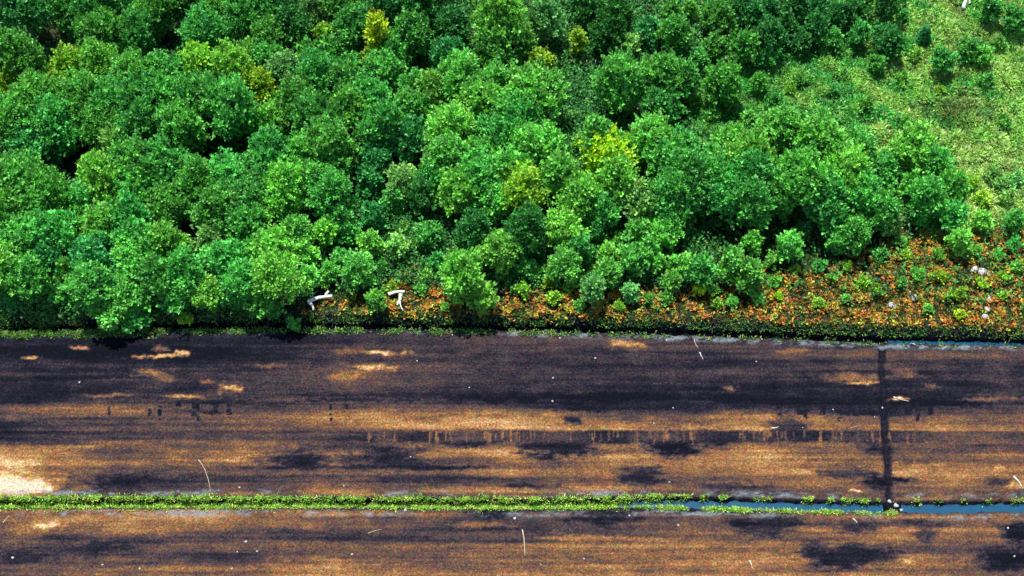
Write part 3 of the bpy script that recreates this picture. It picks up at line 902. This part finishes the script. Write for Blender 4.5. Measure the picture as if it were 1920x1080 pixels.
wood_thing('fallen_log', 'bent bleached white log lying at the edge of the left wood',
           [limb(579, 573, 624, 563, .20, .15, .05, 0.80, 1, wood=True), limb(580, 573, 589, 588, .17, .10, .1, 0.70, 2, wood=True), limb(612, 567, 617, 555, .11, .13, .1, 0.90, 3, wood=True), limb(585, 570, 597, 553, .05, .02, .1, 0.85, 4, wood=True)], M_LOG, 'bleached logs')
wood_thing('fallen_log', 'forked bleached white log above the ditch beside orange bracken',
           [limb(729, 561, 760, 556, .17, .12, .06, 0.80, 5, wood=True), limb(751, 560, 745, 580, .15, .07, .1, 0.75, 6, wood=True), limb(754, 560, 757, 589, .10, .04, -.12, 0.70, 7, wood=True)], M_LOG, 'bleached logs')
wood_thing('fallen_log', 'pale grey driftwood heap at the top right edge',
           [limb(1805, 22, 1814, -4, .22, .15, .05, .5, 8, wood=True), limb(1813, 6, 1829, 1, .14, .08, .1, .6, 9, wood=True), limb(1816, 12, 1822, -6, .10, .05, .1, .6, 10, wood=True)], M_LOG, 'bleached logs')
for k, (a, lab, r, m, nm) in enumerate([
        ((1705, 640, 1720, 649), 'short pale plank lying on the lip of the upper ditch', .10, M_DEAD, 'plank'),
        ((1302, 634, 1309, 652), 'thin grey stick below the upper ditch, first half of a broken pair', .045, M_STICK, 'stick'),
        ((1312, 660, 1318, 673), 'pale stick end below the upper ditch, second half of a broken pair', .075, M_DEAD, 'stick'),
        ((1675, 744, 1704, 752), 'pale branch lying right of the cross drain on dark peat', .085, M_STICK, 'stick'),
        ((1446, 803, 1460, 800), 'short white stick in the dark tine marks at right', .08, M_DEAD, 'stick'),
        ((1594, 803, 1612, 798), 'thin pale twig in brown peat left of the cross drain', .03, M_STICK, 'stick'),
        ((372, 862, 394, 922), 'long thin pale stick standing out above the grassy ditch', .045, M_STICK, 'stick'),
        ((979, 992, 984, 1042), 'long pale stick lying below the middle of the grassy ditch', .07, M_STICK, 'stick'),
        ((1405, 1050, 1411, 1066), 'short pale stick near the bottom edge', .07, M_DEAD, 'stick'),
        ((6, 980, 18, 966), 'orange brown stick near the left edge below the ditch', .05, M_STICK, 'stick'),
        ((178, 631, 184, 638), 'tiny white stick under the overhanging tree', .05, M_DEAD, 'stick'),
        ((1599, 972, 1607, 980), 'stubby pale stick below the blue water', .08, M_DEAD, 'stick'),
        ((1900, 892, 1918, 916), 'pale curved branch at the right edge above the water', .12, M_DEAD, 'stick'),
        ((690, 1000, 715, 993), 'faint grey twig on peat below the grassy ditch', .04, M_STICK, 'stick'),
        ((1766, 655, 1774, 648), 'little white twig on the ditch lip at right', .04, M_DEAD, 'stick'),
        ((1012, 1056, 1024, 1062), 'tiny brown twig near the bottom edge below the long stick', .025, M_STICK, 'stick')]):
    stick_thing(lab, limb(*a, r * .8, r * .45, rnd.uniform(-.08, .08), 0.0, 30 + k), m, name=nm)

def stem_thing(px, py, h, lean, label, r=.05):
    g = at(px, py, .7)
    z = float(ground_z(np.array([g[0]]), np.array([g[1]]))[0])
    pts = [(0, 0, -.1), (lean * .3, .02, h * .4), (lean * .7, -.02, h * .75), (lean, 0, h)]
    o = link('dead_stem', tubes_mesh('dead_stem', [(pts, [r, r * .8, r * .6, r * .3])], M_DEAD), None, (g[0], g[1], z))
    o['label'], o['category'], o['group'] = label, 'dead stem', 'dead pale stems in the wood'
for a in ((896, 128, 3.0, .2, 'dead pale stem above the gap below the bright top tree, leftmost of three'), (903, 132, 3.4, -.2, 'dead pale stem above the gap below the bright top tree, middle of three'), (914, 126, 2.8, .15, 'dead pale stem above the gap below the bright top tree, rightmost of three'),
          (1103, 138, 2.2, -.25, 'dead white stem on the rim of the grassy clearing, left one', .08), (1112, 140, 2.4, .2, 'dead white stem on the rim of the grassy clearing, right one', .08), (1400, 112, 2.2, .4, 'dead brown stem beside the dark thicket'),
          (1760, 440, 1.6, .2, 'pale dead stem in the bracken near the right edge'), (1640, 25, 1.6, .1, 'white dead stem in the dark thicket at the top', .09)):
    stem_thing(*a)

def rock_mesh(seed):
    rs = np.random.RandomState(seed)
    import bmesh
    bm = bmesh.new()
    bmesh.ops.create_icosphere(bm, subdivisions=2, radius=1)
    for v in bm.verts:
        q = v.co.copy()
        v.co *= 1 + .22 * math.sin(q.x * 3.1 + seed) * math.cos(q.y * 2.7 + seed * 2) + rs.uniform(-.09, .09)
        v.co.z *= .6
    me = bpy.data.meshes.new('stone')
    bm.to_mesh(me)
    bm.free()
    me.materials.append(M_STONE)
    return me
ROCKS = [rock_mesh(i) for i in range(4)]
def stone(px, py, r, label, wood=False):
    g = at(px, py, .7 if wood else 0)
    z = float(ground_z(np.array([g[0]]), np.array([g[1]]))[0])
    o = link('stone', ROCKS[rnd.randrange(4)], None, (g[0], g[1], z + r * .25 + (.15 if wood else 0)))
    r = r if wood else r * .8
    o.scale = (r, r * rnd.uniform(.7, 1.1), r)
    o.rotation_euler = (0, 0, rnd.uniform(0, 6))
    o['label'], o['category'] = label, 'stone'
    o['group'] = 'grey boulders in the bracken' if wood else 'white stones on the peat'
for a in ((1672, 575, .42, 'tall white boulder in the bracken above the ditch'), (1714, 562, .36, 'white boulder in the bracken, right of the tall one'), (1705, 553, .28, 'dark speckled boulder above the white one in the bracken'),
          (1855, 562, .34, 'white boulder in bracken near the right edge'), (1850, 582, .30, 'grey boulder just below the white one near the right edge'), (1846, 596, .34, 'low grey boulder on the bank near the right edge'),
          (1826, 508, .42, 'broad grey boulder above the bracken, left end of a row'), (1840, 512, .40, 'broad grey boulder above the bracken, middle of a row'), (1852, 516, .30, 'small grey boulder above the bracken, right end of a row'),
          (1120, 540, .22, 'small pale stone in the heath beside a pale bush'), (932, 543, .22, 'small white stone above the ditch right of the leaning trees')):
    stone(*a, wood=True)
PEBBLES = ((461, 1016, .17), (445, 1035, .10), (482, 1034, .11), (192, 1059, .11), (262, 1066, .13), (435, 1066, .12), (660, 1040, .14), (149, 717, .11), (1116, 672, .13), (1037, 709, .11), (1036, 752, .11), (880, 727, .09), (782, 677, .10), (1262, 765, .10), (1226, 794, .10), (1505, 802, .08),
                  (915, 797, .09), (449, 914, .11), (760, 956, .16), (835, 953, .10), (1095, 1048, .11), (965, 972, .16), (1272, 985, .12), (1180, 967, .12), (1655, 762, .13), (645, 911, .11), (1418, 678, .09), (1562, 768, .10), (1640, 782, .10), (24, 1046, .16), (1255, 904, .11), (1890, 990, .12), (1902, 1043, .12), (1250, 638, .13), (1050, 634, .12), (1668, 940, .24), (1680, 948, .26), (1690, 955, .22), (1676, 957, .16), (770, 857, .09))
MARKS = [(383, 890, 'the long thin stick above the grassy ditch'), (982, 1015, 'the long stick below the grassy ditch'), (25, 905, 'the cream patch of dry peat'), (1673, 948, 'the earth bridge over the water'), (1657, 760, 'the upper half of the cross drain'),
         (700, 680, 'the pale streaks in the dark strip'), (1310, 655, 'the broken stick below the upper ditch'), (1040, 835, 'the black patch under the tine marks'), (1453, 802, 'the short white stick in the tine marks'), (1905, 997, 'the dark patch at the right edge'), (1408, 1058, 'the short stick near the bottom edge'), (430, 730, 'the bright streak left in the dark strip')]
pslots = {}
for i, (px, py, r) in enumerate(PEBBLES):
    b = min(range(len(MARKS)), key=lambda q: (MARKS[q][0] - px) ** 2 + (MARKS[q][1] - py) ** 2)
    dx, dy = px - MARKS[b][0], py - MARKS[b][1]
    side = ('left of' if dx < 0 else 'right of') if abs(dx) > abs(dy) else ('above' if dy < 0 else 'below')
    pslots.setdefault((b, side), []).append((math.hypot(dx, dy), i))
for (b, side), lst in pslots.items():
    for n, (d, i) in enumerate(sorted(lst)):
        stone(*PEBBLES[i], f'small white stone, {ORD[n] if n else "nearest "}{side} {MARKS[b][2]}')
